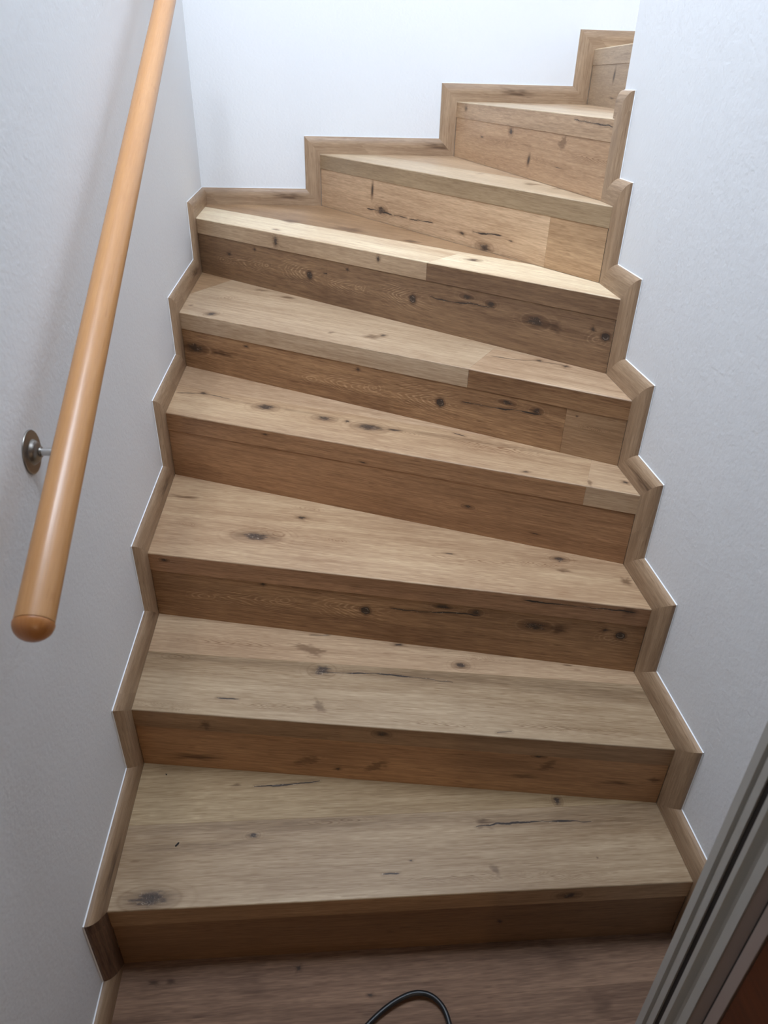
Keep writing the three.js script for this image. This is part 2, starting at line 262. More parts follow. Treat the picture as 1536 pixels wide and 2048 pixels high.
// ---------------------------------------------------------------- the boards of each step: grain prints
const OAK = {
  pale: { light: [245, 229, 195], dark: [192, 159, 125] }, mid: { light: [205, 175, 143], dark: [143, 111, 82] },
  rose: { light: [205, 176, 140], dark: [149, 115, 85] }, warm: { light: [207, 170, 128], dark: [149, 111, 73] },
  deep: { light: [194, 149, 109], dark: [122, 86, 56] }, umber: { light: [188, 148, 107], dark: [115, 81, 53] }, grey: { light: [189, 165, 134], dark: [138, 111, 81] },
};
const FEATS = {
  F0: [['knot',-0.076,0.735,0.006,0.005], ['smudge',-0.357,0.728,0.005,0.003], ['smudge',-0.324,0.726,0.006,0.002], ['knot',0.062,0.676,0.007,0.002], ['smudge',-0.163,0.703,0.027,0.009], ['smudge',0.063,0.676,0.005,0.003], ['smudge',0.507,0.683,0.021,0.016], ['smudge',0.563,0.634,0.009,0.003]],
  R1: [['knot',0.879,0.024,0.015,0.010], ['pin',0.750,0.108,0.006,0.004]],
  R2: [['knot',0.534,0.018,0.013,0.009], ['smudge',0.156,0.029,0.009,0.012], ['smudge',0.117,0.139,0.049,0.008], ['branch',0.371,0.123,0.024,0.014], ['pin',0.440,0.142,0.006,0.004], ['branch',0.526,0.121,0.017,0.019], ['knot',0.867,0.053,0.010,0.005], ['branch',0.888,0.081,0.014,0.015], ['smudge',0.838,0.120,0.025,0.005], ['smudge',1.040,0.118,0.022,0.005], ['smudge',1.114,0.099,0.012,0.006]],
  R3: [['knot',0.039,0.014,0.008,0.005], ['smudge',1.109,0.012,0.014,0.011], ['swirl',0.329,0.092,0.026,0.019], ['swirl',0.126,0.111,0.032,0.014], ['flame',0.457,0.092,0.084,0.029], ['eye',0.524,0.098,0.011,0.010], ['pin',0.278,0.055,0.006,0.004], ['knot',0.704,0.059,0.014,0.007], ['knot',0.780,0.066,0.010,0.010], ['knot',0.917,0.084,0.027,0.014], ['eye',1.106,0.086,0.010,0.008], ['smudge',1.078,0.092,0.011,0.009], ['crack',0.881,0.011,0.958,0.014,1.079,0.011,1.123,0.011], ['crack',0.457,0.083,0.582,0.085,0.648,0.083,0.705,0.077,0.761,0.074]],
  R4: [['knot',0.841,0.114,0.010,0.005], ['pin',0.296,0.011,0.007,0.003], ['pin',0.565,0.042,0.011,0.002], ['pin',1.012,0.153,0.008,0.002]],
  R5: [['eye',0.857,0.107,0.010,0.009], ['knot',1.035,0.065,0.015,0.005], ['knot',1.111,0.070,0.011,0.007], ['knot',0.042,0.103,0.036,0.014], ['smudge',0.136,0.102,0.043,0.007], ['swirl',0.370,0.118,0.034,0.012], ['swirl',0.663,0.103,0.025,0.016], ['flame',0.773,0.112,0.093,0.028], ['pin',0.239,0.064,0.010,0.003], ['flame',1.261,0.087,0.033,0.007], ['pin',1.213,0.065,0.003,0.002], ['crack',0.916,0.088,0.999,0.086,1.059,0.083,1.121,0.080]],
  R6: [['knot',0.388,0.024,0.008,0.017], ['knot',0.808,0.015,0.005,0.009], ['pin',0.157,0.099,0.009,0.005], ['swirl',0.330,0.102,0.025,0.013], ['flame',0.467,0.098,0.079,0.021], ['eye',0.532,0.108,0.008,0.009], ['swirl',0.735,0.106,0.026,0.013], ['flame',0.860,0.106,0.064,0.021], ['eye',0.935,0.110,0.012,0.011], ['knot',1.114,0.072,0.018,0.007], ['knot',1.191,0.079,0.015,0.007], ['knot',1.325,0.096,0.028,0.012], ['eye',1.515,0.093,0.010,0.009], ['pin',1.478,0.082,0.005,0.004], ['swirl',1.492,0.110,0.023,0.017], ['crack',0.995,0.094,1.053,0.094,1.113,0.089,1.201,0.084]],
  R7: [['slit',0.351,0.084,0.007,0.025], ['knot',0.407,0.141,0.023,0.013], ['pin',0.841,0.147,0.014,0.005], ['knot',0.945,0.169,0.024,0.011], ['pin',1.052,0.134,0.009,0.002], ['crack',0.317,0.146,0.380,0.145,0.474,0.146], ['crack',0.484,0.145,0.556,0.144], ['crack',0.575,0.145,0.653,0.141,0.698,0.139], ['crack',0.890,0.135,0.951,0.131,1.012,0.126]],
  R8: [['knot',0.100,0.016,0.010,0.008], ['knot',0.521,0.065,0.012,0.011], ['pin',0.276,0.096,0.015,0.003], ['slit',0.675,0.130,0.009,0.015], ['branch',0.882,0.070,0.021,0.017], ['flame',0.748,0.122,0.083,0.008], ['flame',1.030,0.091,0.098,0.013], ['pin',0.868,0.131,0.020,0.001], ['flame',0.446,0.098,0.081,0.009], ['crack',0.932,0.011,1.032,0.014,1.137,0.015]],
  R9: [['slit',0.345,0.082,0.011,0.019], ['pin',0.360,0.145,0.027,0.002]],
  T1: [['knot',0.073,0.020,0.035,0.016], ['knot',0.255,0.143,0.009,0.006], ['swirl',0.397,0.166,0.033,0.009], ['smudge',0.208,0.266,0.009,0.003], ['swirl',0.454,0.168,0.029,0.008], ['knot',0.904,0.193,0.007,0.011], ['smudge',0.735,0.149,0.021,0.012], ['branch',0.739,0.045,0.009,0.014], ['pin',0.573,0.072,0.003,0.002], ['smudge',0.949,0.059,0.002,0.002], ['flame',0.663,0.035,0.100,0.010], ['flame',0.875,0.026,0.077,0.010], ['crack',0.717,0.140,0.763,0.144,0.864,0.146,0.962,0.139], ['crack',0.516,0.047,0.547,0.048], ['crack',0.247,0.259,0.315,0.262,0.389,0.269]],
  T2: [['swirl',0.041,0.165,0.031,0.013], ['knot',0.385,0.154,0.020,0.015], ['branch',0.395,0.048,0.013,0.014], ['flame',0.318,0.038,0.075,0.014], ['flame',0.065,0.014,0.062,0.009], ['flame',0.653,0.020,0.082,0.013], ['flame',0.899,0.033,0.091,0.015], ['flame',0.159,0.222,0.101,0.020], ['branch',0.348,0.219,0.032,0.018], ['pin',0.554,0.257,0.012,0.005], ['knot',0.702,0.201,0.013,0.010], ['flame',0.766,0.225,0.046,0.010], ['smudge',0.951,0.226,0.011,0.003], ['crack',0.377,0.147,0.448,0.152,0.524,0.155,0.595,0.152,0.683,0.146], ['crack',0.171,0.048,0.217,0.051], ['crack',0.341,0.271,0.384,0.273], ['crack',0.775,0.010,0.804,0.015]],
  T3: [['knot',0.228,0.116,0.038,0.019], ['swirl',0.278,0.135,0.032,0.023], ['pin',0.316,0.221,0.012,0.008], ['swirl',0.326,0.267,0.027,0.010], ['smudge',-0.017,0.265,0.032,0.005], ['flame',0.040,0.137,0.026,0.011], ['swirl',0.429,0.135,0.019,0.009], ['flame',0.773,0.115,0.103,0.018], ['flame',0.918,0.128,0.045,0.018], ['knot',0.966,0.155,0.014,0.010], ['pin',0.706,0.130,0.012,0.003], ['smudge',1.111,0.094,0.011,0.011], ['smudge',0.970,0.112,0.016,0.006]],
  T4: [['knot',0.231,0.132,0.024,0.018], ['knot',0.410,0.124,0.022,0.015], ['pin',0.473,0.129,0.007,0.007], ['knot',0.542,0.116,0.032,0.021], ['pin',0.607,0.123,0.024,0.007], ['pin',0.020,0.156,0.011,0.006], ['swirl',0.650,0.120,0.024,0.011], ['pin',0.966,0.018,0.007,0.005], ['flame',0.879,0.124,0.096,0.036], ['pin',1.191,0.051,0.008,0.006], ['branch',1.113,0.019,0.006,0.013], ['crack',-0.048,0.133,0.024,0.155,0.107,0.147], ['crack',0.756,0.162,0.788,0.154]],
  T5: [['knot',0.092,0.036,0.013,0.017], ['smudge',-0.022,0.075,0.006,0.007], ['pin',0.625,0.124,0.010,0.008], ['smudge',0.489,0.069,0.007,0.008], ['smudge',0.604,0.097,0.021,0.018], ['swirl',0.017,0.204,0.022,0.023], ['smudge',0.054,0.336,0.018,0.010], ['smudge',0.183,0.310,0.022,0.010], ['pin',1.065,0.151,0.010,0.008], ['pin',1.137,0.144,0.010,0.007], ['crack',0.950,0.121,1.006,0.125,1.064,0.147,1.144,0.149]],
  T6: [['smudge',0.351,0.042,0.015,0.009], ['smudge',0.518,0.212,0.052,0.024], ['smudge',0.771,0.202,0.017,0.013], ['smudge',0.274,0.181,0.039,0.017], ['knot',1.059,0.111,0.016,0.015], ['smudge',0.773,0.197,0.021,0.010], ['crack',0.762,0.197,0.809,0.208]],
  T7: [['smudge',0.737,0.146,0.007,0.010], ['smudge',0.996,0.115,0.019,0.016], ['smudge',1.096,0.113,0.011,0.012]],
};
const SPL = [[-0.3151, 0.8954], [-0.3667, 1.0677]];
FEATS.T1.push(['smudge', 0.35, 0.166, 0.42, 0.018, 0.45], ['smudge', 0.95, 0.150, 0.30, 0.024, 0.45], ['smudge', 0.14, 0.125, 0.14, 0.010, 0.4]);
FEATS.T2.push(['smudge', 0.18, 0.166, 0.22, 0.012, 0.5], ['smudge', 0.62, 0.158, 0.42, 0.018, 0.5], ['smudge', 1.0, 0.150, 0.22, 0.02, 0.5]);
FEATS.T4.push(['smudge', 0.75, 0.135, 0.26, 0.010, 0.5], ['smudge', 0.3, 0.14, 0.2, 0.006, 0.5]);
const A = (du, dv, to) => {                   // the knotty dark print that comes back on three risers; du shifts it along the board
  return [['swirl', -0.195, 0, 0.026, 0.017], ['swirl', -0.398, 0.014, 0.032, 0.014], ['flame', -0.045, -0.002, 0.075, 0.034, -1], ['flame', -0.28, 0.006, 0.09, 0.026, -1], ['eye', 0, 0, 0.0105, 0.010], ['pin', -0.246, -0.043, 0.006, 0.004], ['knot', 0.179, -0.038, 0.016, 0.006],
    ['knot', 0.255, -0.032, 0.012, 0.008], ['knot', 0.391, -0.013, 0.026, 0.013], ['eye', 0.580, -0.014, 0.010, 0.009], ['pin', 0.545, -0.025, 0.006, 0.005], ['swirl', 0.556, -0.002, 0.023, 0.017], ['smudge', 0.44, -0.012, 0.02, 0.01],
    ['crack', 0.06, -0.016, 0.118, -0.016, 0.178, -0.021, 0.266, -0.026]].map(f => f[0] === 'crack' ? [f[0], ...f.slice(1).map((c, i) => i % 2 ? c + dv : c + du)] : [f[0], f[1] + du, f[2] + dv, f[3], f[4], f[5]]).filter(f => !(f[0] !== 'crack' && f[1] > (to ?? 9)));
};

const stair = tag(group('staircase'), 'winding staircase of nine oak-look laminate steps turning right between white walls', 'staircase');
const mats = {};
function boardUse(key, spec) { if (!mats[key]) { const t = oak(spec); mats[key] = boardMat(t, spec.rough ?? 0.46); } return mats[key]; }
const tone = n => OAK[n];
// per step: boards of the tread's front row [u from, u to, tone], of the row behind it, and of the riser
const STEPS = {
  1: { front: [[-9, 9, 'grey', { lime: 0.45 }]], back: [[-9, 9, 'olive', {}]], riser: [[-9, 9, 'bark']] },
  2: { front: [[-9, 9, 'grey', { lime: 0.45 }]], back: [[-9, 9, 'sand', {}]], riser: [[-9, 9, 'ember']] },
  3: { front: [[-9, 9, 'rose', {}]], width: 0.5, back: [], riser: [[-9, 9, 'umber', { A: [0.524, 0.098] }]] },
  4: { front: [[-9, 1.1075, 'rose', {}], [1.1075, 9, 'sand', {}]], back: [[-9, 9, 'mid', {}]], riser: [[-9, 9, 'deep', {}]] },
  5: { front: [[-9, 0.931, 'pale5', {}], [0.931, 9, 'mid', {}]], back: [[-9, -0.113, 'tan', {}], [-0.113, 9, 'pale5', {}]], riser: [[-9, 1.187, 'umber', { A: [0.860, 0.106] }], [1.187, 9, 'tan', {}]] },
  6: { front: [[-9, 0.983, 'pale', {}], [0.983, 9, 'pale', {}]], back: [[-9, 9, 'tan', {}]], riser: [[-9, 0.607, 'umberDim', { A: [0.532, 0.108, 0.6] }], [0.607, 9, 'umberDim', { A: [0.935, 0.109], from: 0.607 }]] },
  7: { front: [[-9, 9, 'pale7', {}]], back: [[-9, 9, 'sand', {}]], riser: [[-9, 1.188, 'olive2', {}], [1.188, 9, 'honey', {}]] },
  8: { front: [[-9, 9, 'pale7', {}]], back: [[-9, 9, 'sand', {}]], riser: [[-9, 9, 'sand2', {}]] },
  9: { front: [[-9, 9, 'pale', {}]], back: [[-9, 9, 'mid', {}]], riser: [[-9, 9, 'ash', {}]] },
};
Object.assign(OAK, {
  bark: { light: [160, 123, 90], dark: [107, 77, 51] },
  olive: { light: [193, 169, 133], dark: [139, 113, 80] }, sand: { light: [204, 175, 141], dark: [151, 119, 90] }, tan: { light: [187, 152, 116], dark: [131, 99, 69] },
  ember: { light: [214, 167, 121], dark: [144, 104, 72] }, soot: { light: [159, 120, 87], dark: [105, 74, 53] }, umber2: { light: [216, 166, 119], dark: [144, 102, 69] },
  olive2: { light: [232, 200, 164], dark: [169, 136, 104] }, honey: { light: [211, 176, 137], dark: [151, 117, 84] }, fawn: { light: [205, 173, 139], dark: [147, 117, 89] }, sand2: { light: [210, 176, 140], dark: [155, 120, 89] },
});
// the strips that close the front edges: [u from, u to, tone]
const STRIPS = {
  1: [[-9, 9, 'lipA']], 2: [[-9, 9, 'lipC']], 3: [[-9, 9, 'lip3']], 4: [[-9, 1.1075, 'deep'], [1.1075, 9, 'sand']], 5: [[-9, 0.931, 'pale5'], [0.931, 9, 'umber']],
  6: [[-9, 0.979, 'fawn2'], [0.979, 9, 'umberDim']], 7: [[-9, 9, 'olive3']], 8: [[-9, 9, 'fawn']], 9: [[-9, 9, 'ash']],
};
Object.assign(OAK, {
  lip3: { light: [200, 155, 117], dark: [130, 94, 65] },
  ash: { light: [192, 168, 140], dark: [148, 124, 99] }, pale7: { light: [212, 188, 157], dark: [164, 138, 108] },
  pale5: { light: [210, 185, 154], dark: [154, 125, 96] },
  lipA: { light: [198, 162, 124], dark: [141, 109, 79] }, lipB: { light: [228, 181, 141], dark: [161, 118, 86] }, lipC: { light: [184, 148, 112], dark: [130, 98, 70] },
  umberDim: { light: [158, 126, 93], dark: [101, 74, 53] }, fawn2: { light: [202, 174, 141], dark: [148, 120, 92] }, olive3: { light: [180, 155, 122], dark: [132, 107, 78] },
});
const R_EDGE = 0.0028, REC = 0.0015;
for (let k = 1; k <= 9; k++) {
  const S = STEPS[k], step = group('step', stair), L = Lp(k), Rr = Rp(k), len = Math.hypot(Rr[0] - L[0], Rr[1] - L[1]);
  const d = [(Rr[0] - L[0]) / len, (Rr[1] - L[1]) / len], n = [-d[1], d[0]];
  const UV = (x, Y) => [(x - L[0]) * d[0] + (Y - L[1]) * d[1], (x - L[0]) * n[0] + (Y - L[1]) * n[1]];
  const PT = (u, v) => [L[0] + d[0] * u + n[0] * v, L[1] + d[1] * u + n[1] * v];
  const endL = v => k <= 6 ? -n[0] * v / d[0] : -n[1] * v / d[1];
  const endR = v => k <= 7 ? (XR - L[0] - n[0] * v) / d[0] : len;
  // plan outline of the tread, run 4 mm under the riser above
  let poly;
  if (k < 9) {
    const L2 = Lp(k + 1), R2 = Rp(k + 1), l2 = Math.hypot(R2[0] - L2[0], R2[1] - L2[1]), n2 = [-(R2[1] - L2[1]) / l2, (R2[0] - L2[0]) / l2];
    const back = k === 6 ? [R2, L2, [XL, YB]] : [R2, L2];
    poly = [L, Rr, ...back.map(q => q[1] === YB && q[0] === XL ? q : [q[0], Math.min(YB, q[1] + (k < 6 ? 0.004 : 0.0))])];
    if (k === 8) poly = [L, Rr, [0.875, PEND], [XB[2] + 0.004, YB]];
  } else poly = [L, Rr, [1.7, PEND], [1.7, YB]];
  if (area(poly) < 0) poly.reverse();
  const cu = (p, a, s) => clip(p, [d[0] * s, d[1] * s], s * (d[0] * L[0] + d[1] * L[1] + a));        // s=1: u <= a, s=-1: u >= a
  const cv = (p, a, s) => clip(p, [n[0] * s, n[1] * s], s * (n[0] * L[0] + n[1] * L[1] + a));
  const W0 = S.width ?? FRONT, feats = FEATS['T' + k] || [], rf = (FEATS['R' + k] || []);
  const flip = f => f[0] === 'crack' ? [f[0], ...f.slice(1).map((c, i) => i % 2 ? -c : c)] : [f[0], f[1], -f[2], f[3], f[4]];
  const vOf = f => f[0] === 'crack' ? f[2] : f[2], uOf = f => f[1];
  S.front.forEach(([a, b, tn, o], i) => {
    let p = cv(poly, W0, 1); if (a > -5) p = cu(p, a, -1); if (b < 5) p = cu(p, b, 1);
    const q = cv(p, R_EDGE, -1), us = p.map(c => UV(...c)[0]), vs = p.map(c => UV(...c)[1]), u0 = Math.min(...us) - 0.004, L0 = Math.max(...us) + 0.004 - u0, W1 = Math.max(...vs) + 0.014;
    const mat = boardUse(`t${k}${i}`, { u0, v0: -0.01, L: L0, W: W1, seed: k * 10 + i, ...tone(tn), feats: [...feats.filter(f => vOf(f) < W0 + 0.01), ], ...o });
    const edges = q.map((c, j) => { const e = q[(j + 1) % q.length], v1 = UV(...c)[1], v2 = UV(...e)[1]; return Math.abs(v1 - R_EDGE) < 1e-5 && Math.abs(v2 - R_EDGE) < 1e-5 ? 0 : 0.0004; });
    const T = slab(q, Z[k], 0.010, UV, 0.0004, new Tri(), edges);
    const ea = v => a > -5 ? a + 0.00015 : endL(v), eb = v => b < 5 ? b - 0.00015 : endR(v);
    for (let j = 0; j < 5; j++) {                     // rounded front edge
      const [v1, z1, v2, z2] = [j, j + 1].flatMap(m => { const t = m / 5 * Math.PI / 2; return [R_EDGE - R_EDGE * Math.sin(t), -R_EDGE + R_EDGE * Math.cos(t)]; });
      const P = (v, u, z) => V(...PT(u, v), Z[k] + z);
      T.quad(P(v2, ea(v2), z2), P(v2, eb(v2), z2), P(v1, eb(v1), z1), P(v1, ea(v1), z1), [ea(v2), v2 - 0.002], [eb(v2), v2 - 0.002], [eb(v1), v1], [ea(v1), v1]);
    }
    mesh('tread_board', T.geo(), mat, step);
  });
  STRIPS[k].forEach(([a, b, tn], i) => {       // nosing strip: the 50 mm face under the tread's edge
    const tv = -R_EDGE * 0.6, prof = [[0.008, -R_EDGE - 0.0002, tv + 0.0005], [0.0004, -R_EDGE - 0.0002, tv + 0.0004], [0, -R_EDGE - 0.0006, tv]]; prof.push([0, -LIP + 0.0006, tv - (LIP - R_EDGE)]); prof.push([0.0006, -LIP, tv - (LIP - R_EDGE) - 0.0006]); prof.push([0.010, -LIP, tv - (LIP - R_EDGE) - 0.001]);
    const ea = v => a > -5 ? a + 0.00015 : endL(v), eb = v => b < 5 ? b - 0.00015 : endR(v), u0 = ea(0) - 0.006, L0 = eb(0) + 0.006 - u0, T = new Tri();
    const mat = boardUse(`n${k}${i}`, { u0, v0: -0.058, L: L0, W: 0.064, seed: 600 + k * 10 + i, ...tone(tn), lime: 0.4, feats: rf.filter(f => vOf(f) < 0.053).map(flip) });
    const P = (v, u, z) => V(...PT(u, v), Z[k] + z);
    for (let j = 0; j + 1 < prof.length; j++) {
      const [v1, z1, t1] = prof[j], [v2, z2, t2] = prof[j + 1];
      T.quad(P(v2, ea(v2), z2), P(v2, eb(v2), z2), P(v1, eb(v1), z1), P(v1, ea(v1), z1), [ea(v2), t2], [eb(v2), t2], [eb(v1), t1], [ea(v1), t1]);
    }
    mesh('nosing_strip', T.geo(), mat, step);
  });
  S.back.forEach(([a, b, tn, o], i) => {
    let p = cv(poly, W0 + 0.0001, -1); if (a > -5) p = cu(p, a, -1); if (b < 5) p = cu(p, b, 1);
    if (p.length < 3 || Math.abs(area(p)) < 2e-5) return;
    const us = p.map(c => UV(...c)[0]), vs = p.map(c => UV(...c)[1]), u0 = Math.min(...us) - 0.004, v0 = W0 - 0.002;
    const mat = boardUse(`b${k}${i}`, { u0, v0, L: Math.max(...us) + 0.004 - u0, W: Math.max(...vs) + 0.004 - v0, seed: 200 + k * 10 + i, ...tone(tn), feats: feats.filter(f => vOf(f) > W0 - 0.01), ...o });
    mesh('tread_board', slab(p, Z[k], 0.010, UV).geo(), mat, step);
  });
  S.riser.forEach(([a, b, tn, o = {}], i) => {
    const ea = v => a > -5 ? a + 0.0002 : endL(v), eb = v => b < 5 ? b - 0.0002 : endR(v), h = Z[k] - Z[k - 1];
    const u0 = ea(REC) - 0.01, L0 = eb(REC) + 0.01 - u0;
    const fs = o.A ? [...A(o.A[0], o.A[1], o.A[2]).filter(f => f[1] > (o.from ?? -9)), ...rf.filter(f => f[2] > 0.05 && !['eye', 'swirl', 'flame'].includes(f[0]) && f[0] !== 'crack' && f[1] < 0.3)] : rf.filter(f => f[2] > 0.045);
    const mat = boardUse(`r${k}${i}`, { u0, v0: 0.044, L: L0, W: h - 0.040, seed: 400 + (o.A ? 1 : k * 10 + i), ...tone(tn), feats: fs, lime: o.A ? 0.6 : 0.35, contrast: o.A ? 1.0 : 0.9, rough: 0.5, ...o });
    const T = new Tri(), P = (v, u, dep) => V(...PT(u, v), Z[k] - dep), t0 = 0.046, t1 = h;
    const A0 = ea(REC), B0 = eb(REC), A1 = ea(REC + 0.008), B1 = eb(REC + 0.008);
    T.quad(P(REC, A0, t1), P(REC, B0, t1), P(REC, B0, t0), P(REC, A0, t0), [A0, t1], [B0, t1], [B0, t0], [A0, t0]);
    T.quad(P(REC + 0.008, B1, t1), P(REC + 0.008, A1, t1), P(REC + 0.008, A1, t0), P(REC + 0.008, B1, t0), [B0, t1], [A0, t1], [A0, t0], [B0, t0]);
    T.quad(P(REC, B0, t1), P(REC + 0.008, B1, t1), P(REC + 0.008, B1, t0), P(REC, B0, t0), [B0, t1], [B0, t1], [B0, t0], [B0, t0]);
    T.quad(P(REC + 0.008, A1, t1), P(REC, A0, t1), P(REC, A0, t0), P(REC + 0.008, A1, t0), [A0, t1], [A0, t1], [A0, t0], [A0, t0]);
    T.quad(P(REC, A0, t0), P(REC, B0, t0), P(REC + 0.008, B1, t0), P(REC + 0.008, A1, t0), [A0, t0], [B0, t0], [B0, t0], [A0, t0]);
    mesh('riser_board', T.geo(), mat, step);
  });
  // the raw concrete step under the boards
  const core = inset(poly, 0.011); mesh('concrete_core', slab(core, Z[k] - 0.0105, Z[k] - 0.011, UV).geo(), ceilMat, step);
}

// ---------------------------------------------------------------- skirting: mitred lengths that climb with the steps, with a bead of white sealant on top
const PROF = [[SK, 0], [SK, 0.029]]; for (let i = 1; i <= 8; i++) { const t = i / 8 * Math.PI / 2; PROF.push([0.0045 + (SK - 0.0045) * Math.cos(t), 0.029 + (SW - 0.029) * Math.sin(t)]); } PROF.push([0, SW], [0, 0]);
const skirtTex = [0, 1, 2].map(i => oak({ u0: 0, v0: 0, L: 1.1, W: 0.11, seed: 700 + i, light: [182, 154, 124], dark: [130, 103, 78], lime: 0.5, contrast: 0.95, feats: i === 2 ? [['swirl', 0.08, 0.04, 0.03, 0.02], ['flame', 0.2, 0.05, 0.1, 0.03]] : [['smudge', 0.3, 0.03, 0.05, 0.01]] }));
skirtTex.push(oak({ u0: 0, v0: 0, L: 1.1, W: 0.11, seed: 711, light: [128, 98, 74], dark: [70, 48, 36], lime: 0.5, contrast: 1.5, rows: 9 }));
const skirtMat = skirtTex.map(t => boardMat(t, 0.48));
const sealMat = new THREE.MeshStandardMaterial({ color: new THREE.Color().setRGB(0.86, 0.87, 0.88), roughness: 0.6 });
let pieceNo = 0;
function skirtPiece(parent, F, ends, variant) {              // ends(n, h) -> [[s, z], [s, z]]
  const T = new Tri(), off = (pieceNo * 0.173) % 0.8, g = PROF.length; pieceNo++;
  let arc = 0; const per = PROF.map((q, i) => { if (i) arc += Math.hypot(q[0] - PROF[i - 1][0], q[1] - PROF[i - 1][1]); return arc; });
  const at = i => { const [n, h] = PROF[i], [a, b] = ends(n, h); return [F(a[0], n, a[1]), F(b[0], n, b[1]), a[0] + a[1] + off, b[0] + b[1] + off, per[i]]; };
  const rows = PROF.map((_, i) => at(i));
  const fl = F.flip !== (ends.riser || false);
  for (let i = 0; i < g; i++) {
    const p = rows[i], q = rows[(i + 1) % g], a = [p[2], p[4]], b = [p[3], p[4]], c = [q[3], q[4]], e = [q[2], q[4]];
    if (fl) T.quad(p[0], p[1], q[1], q[0], a, b, c, e); else T.quad(q[0], q[1], p[1], p[0], e, c, b, a);
  }
  for (const s of [0, 1]) for (let i = 1; i + 1 < g; i++) {
    const P = [rows[0], rows[i], rows[i + 1]].map(r => r[s]), U = [0, i, i + 1].map(j => [rows[j][2 + s], PROF[j][1]]);
    if ((s === 0) !== fl) T.tri(P[0], P[1], P[2], ...U); else T.tri(P[2], P[1], P[0], U[2], U[1], U[0]);
  }
  const geo = T.geo(), sm = geo; mesh('skirting_piece', sm, skirtMat[variant ?? pieceNo % 2], parent);
}
function bead(parent, F, segs) {                               // segs: [[s0, z0, s1, z1], ...] along the outer edge
  const T = new Tri(), r = 0.0010;
  for (const [s0, z0, s1, z1] of segs) {
    const dx = s1 - s0, dz = z1 - z0, l = Math.hypot(dx, dz), ox = -dz / l, oz = dx / l;
    const sec = [[0.0005, -0.0008], [0.0034, -0.0004], [0.0018, r * 0.55], [0.0004, r]];
    const R0 = sec.map(([n, o]) => F(s0 + ox * o, n, z0 + oz * o)), R1 = sec.map(([n, o]) => F(s1 + ox * o, n, z1 + oz * o));
    for (let i = 0; i < 4; i++) { const j = (i + 1) % 4; if (F.flip) T.quad(R0[i], R1[i], R1[j], R0[j], [0, 0], [1, 0], [1, 1], [0, 1]); else T.quad(R0[j], R1[j], R1[i], R0[i], [0, 0], [1, 0], [1, 1], [0, 1]); }
  }
  mesh('sealant_bead', T.geo(), sealMat, parent);
}
const FL = (s, n, z) => V(WXL + n, s, z); FL.flip = false;
const FR = (s, n, z) => V(WXR - n, s, z); FR.flip = true;
const FB = (s, n, z) => V(s, WYB - n, z); FB.flip = false;
function skirting(name, F, list, up) {
  const g = structure(group(name)), segs = [];
  for (const it of list) {
    const { k, a, b, start, stop } = it;                       // tread k from nosing a to riser b
    if (it.type === 't') {
      skirtPiece(g, F, (n, h) => [[start ? start(n) : a - h, Z[k] + h], [stop ? stop(n, h) : b - h, Z[k] + h]], it.variant);
      segs.push([start ? start(0) : a - SW, Z[k] + SW, stop ? stop(0, SW) : b - SW, Z[k] + SW]);
    } else {
      const e = (n, h) => [[a - h, Z[k - 1] + h], [a - h, Z[k] + h]]; skirtPiece(g, F, e, it.variant);
      segs.push([a - SW, Z[k - 1] + SW, a - SW, Z[k] + SW]);
    }
  }
  bead(g, F, segs);
  return g;
}
{
  const left = [{ type: 't', k: 0, start: () => 0.43, b: YL[0] }];
  for (let k = 1; k <= 6; k++) { left.push({ type: 'r', k, a: YL[k - 1], variant: k === 1 ? 3 : undefined }); left.push(k < 6 ? { type: 't', k, a: YL[k - 1], b: YL[k] } : { type: 't', k, a: YL[5], stop: n => WYB - n }); }
  skirting('baseboard_left', FL, left);
  const right = [{ type: 't', k: 0, start: () => 0.56, b: YR[0] }];
  for (let k = 1; k <= 8; k++) { right.push({ type: 'r', k, a: YR[k - 1] }); right.push(k < 8 ? { type: 't', k, a: YR[k - 1], b: YR[k], variant: k === 6 ? 2 : undefined } : { type: 't', k, a: YR[7], stop: () => PEND }); }
  skirting('baseboard_right', FR, right);
  const back = [{ type: 't', k: 6, start: n => WXL + n, b: XB[0] }];
  for (let k = 7; k <= 9; k++) { back.push({ type: 'r', k, a: XB[k - 7] }); back.push(k < 9 ? { type: 't', k, a: XB[k - 7], b: XB[k - 6] } : { type: 't', k, a: XB[2], stop: () => 1.7 }); }
  skirting('baseboard_back', FB, back);
}

// ---------------------------------------------------------------- floor boards at the foot of the stair
{
  const floor = structure(group('floor'));
  const fm = [0, 1, 2].map(i => boardMat(oak({ u0: -0.7, v0: 0, L: 1.4, W: 0.178, seed: 820 + i, light: [154, 121, 96], dark: [102, 75, 57], lime: 0.4, contrast: 1.15,
    feats: i === 0 ? [['pin', -0.076, 0.075, 0.006, 0.005], ['smudge', -0.357, 0.068, 0.008, 0.005], ['smudge', -0.324, 0.066, 0.008, 0.004], ['pin', 0.062, 0.016, 0.007, 0.003], ['smudge', -0.163, 0.043, 0.03, 0.012, 0.5], ['smudge', 0.45, 0.06, 0.03, 0.02, 0.4]] : [['smudge', 0.507, 0.14, 0.021, 0.016, 0.5], ['pin', 0.3, 0.06, 0.005, 0.004]] }), 0.78));
  for (let r = 0; r < 14; r++) {
    const y1 = 0.838 - r * 0.178, y0 = Math.max(-1.8, y1 - 0.178), xs = r < 3 ? [-0.7] : [-1.4, -0.0];
    for (const [j, x] of xs.entries()) { const xc = x + 0.7; mesh('floor_board', slab(clipBox(x, x + 1.4, y0 + 0.00002, y1 - 0.00002, r), 0, 0.01, (X, Y) => [X - xc, Y - y0], 0.00018).geo(), fm[(r + j) % 3], floor); }
  }
  mesh('subfloor', box(-1.55, 2.75, -1.95, 3.1, -0.16, -0.0101), ceilMat, floor);
}
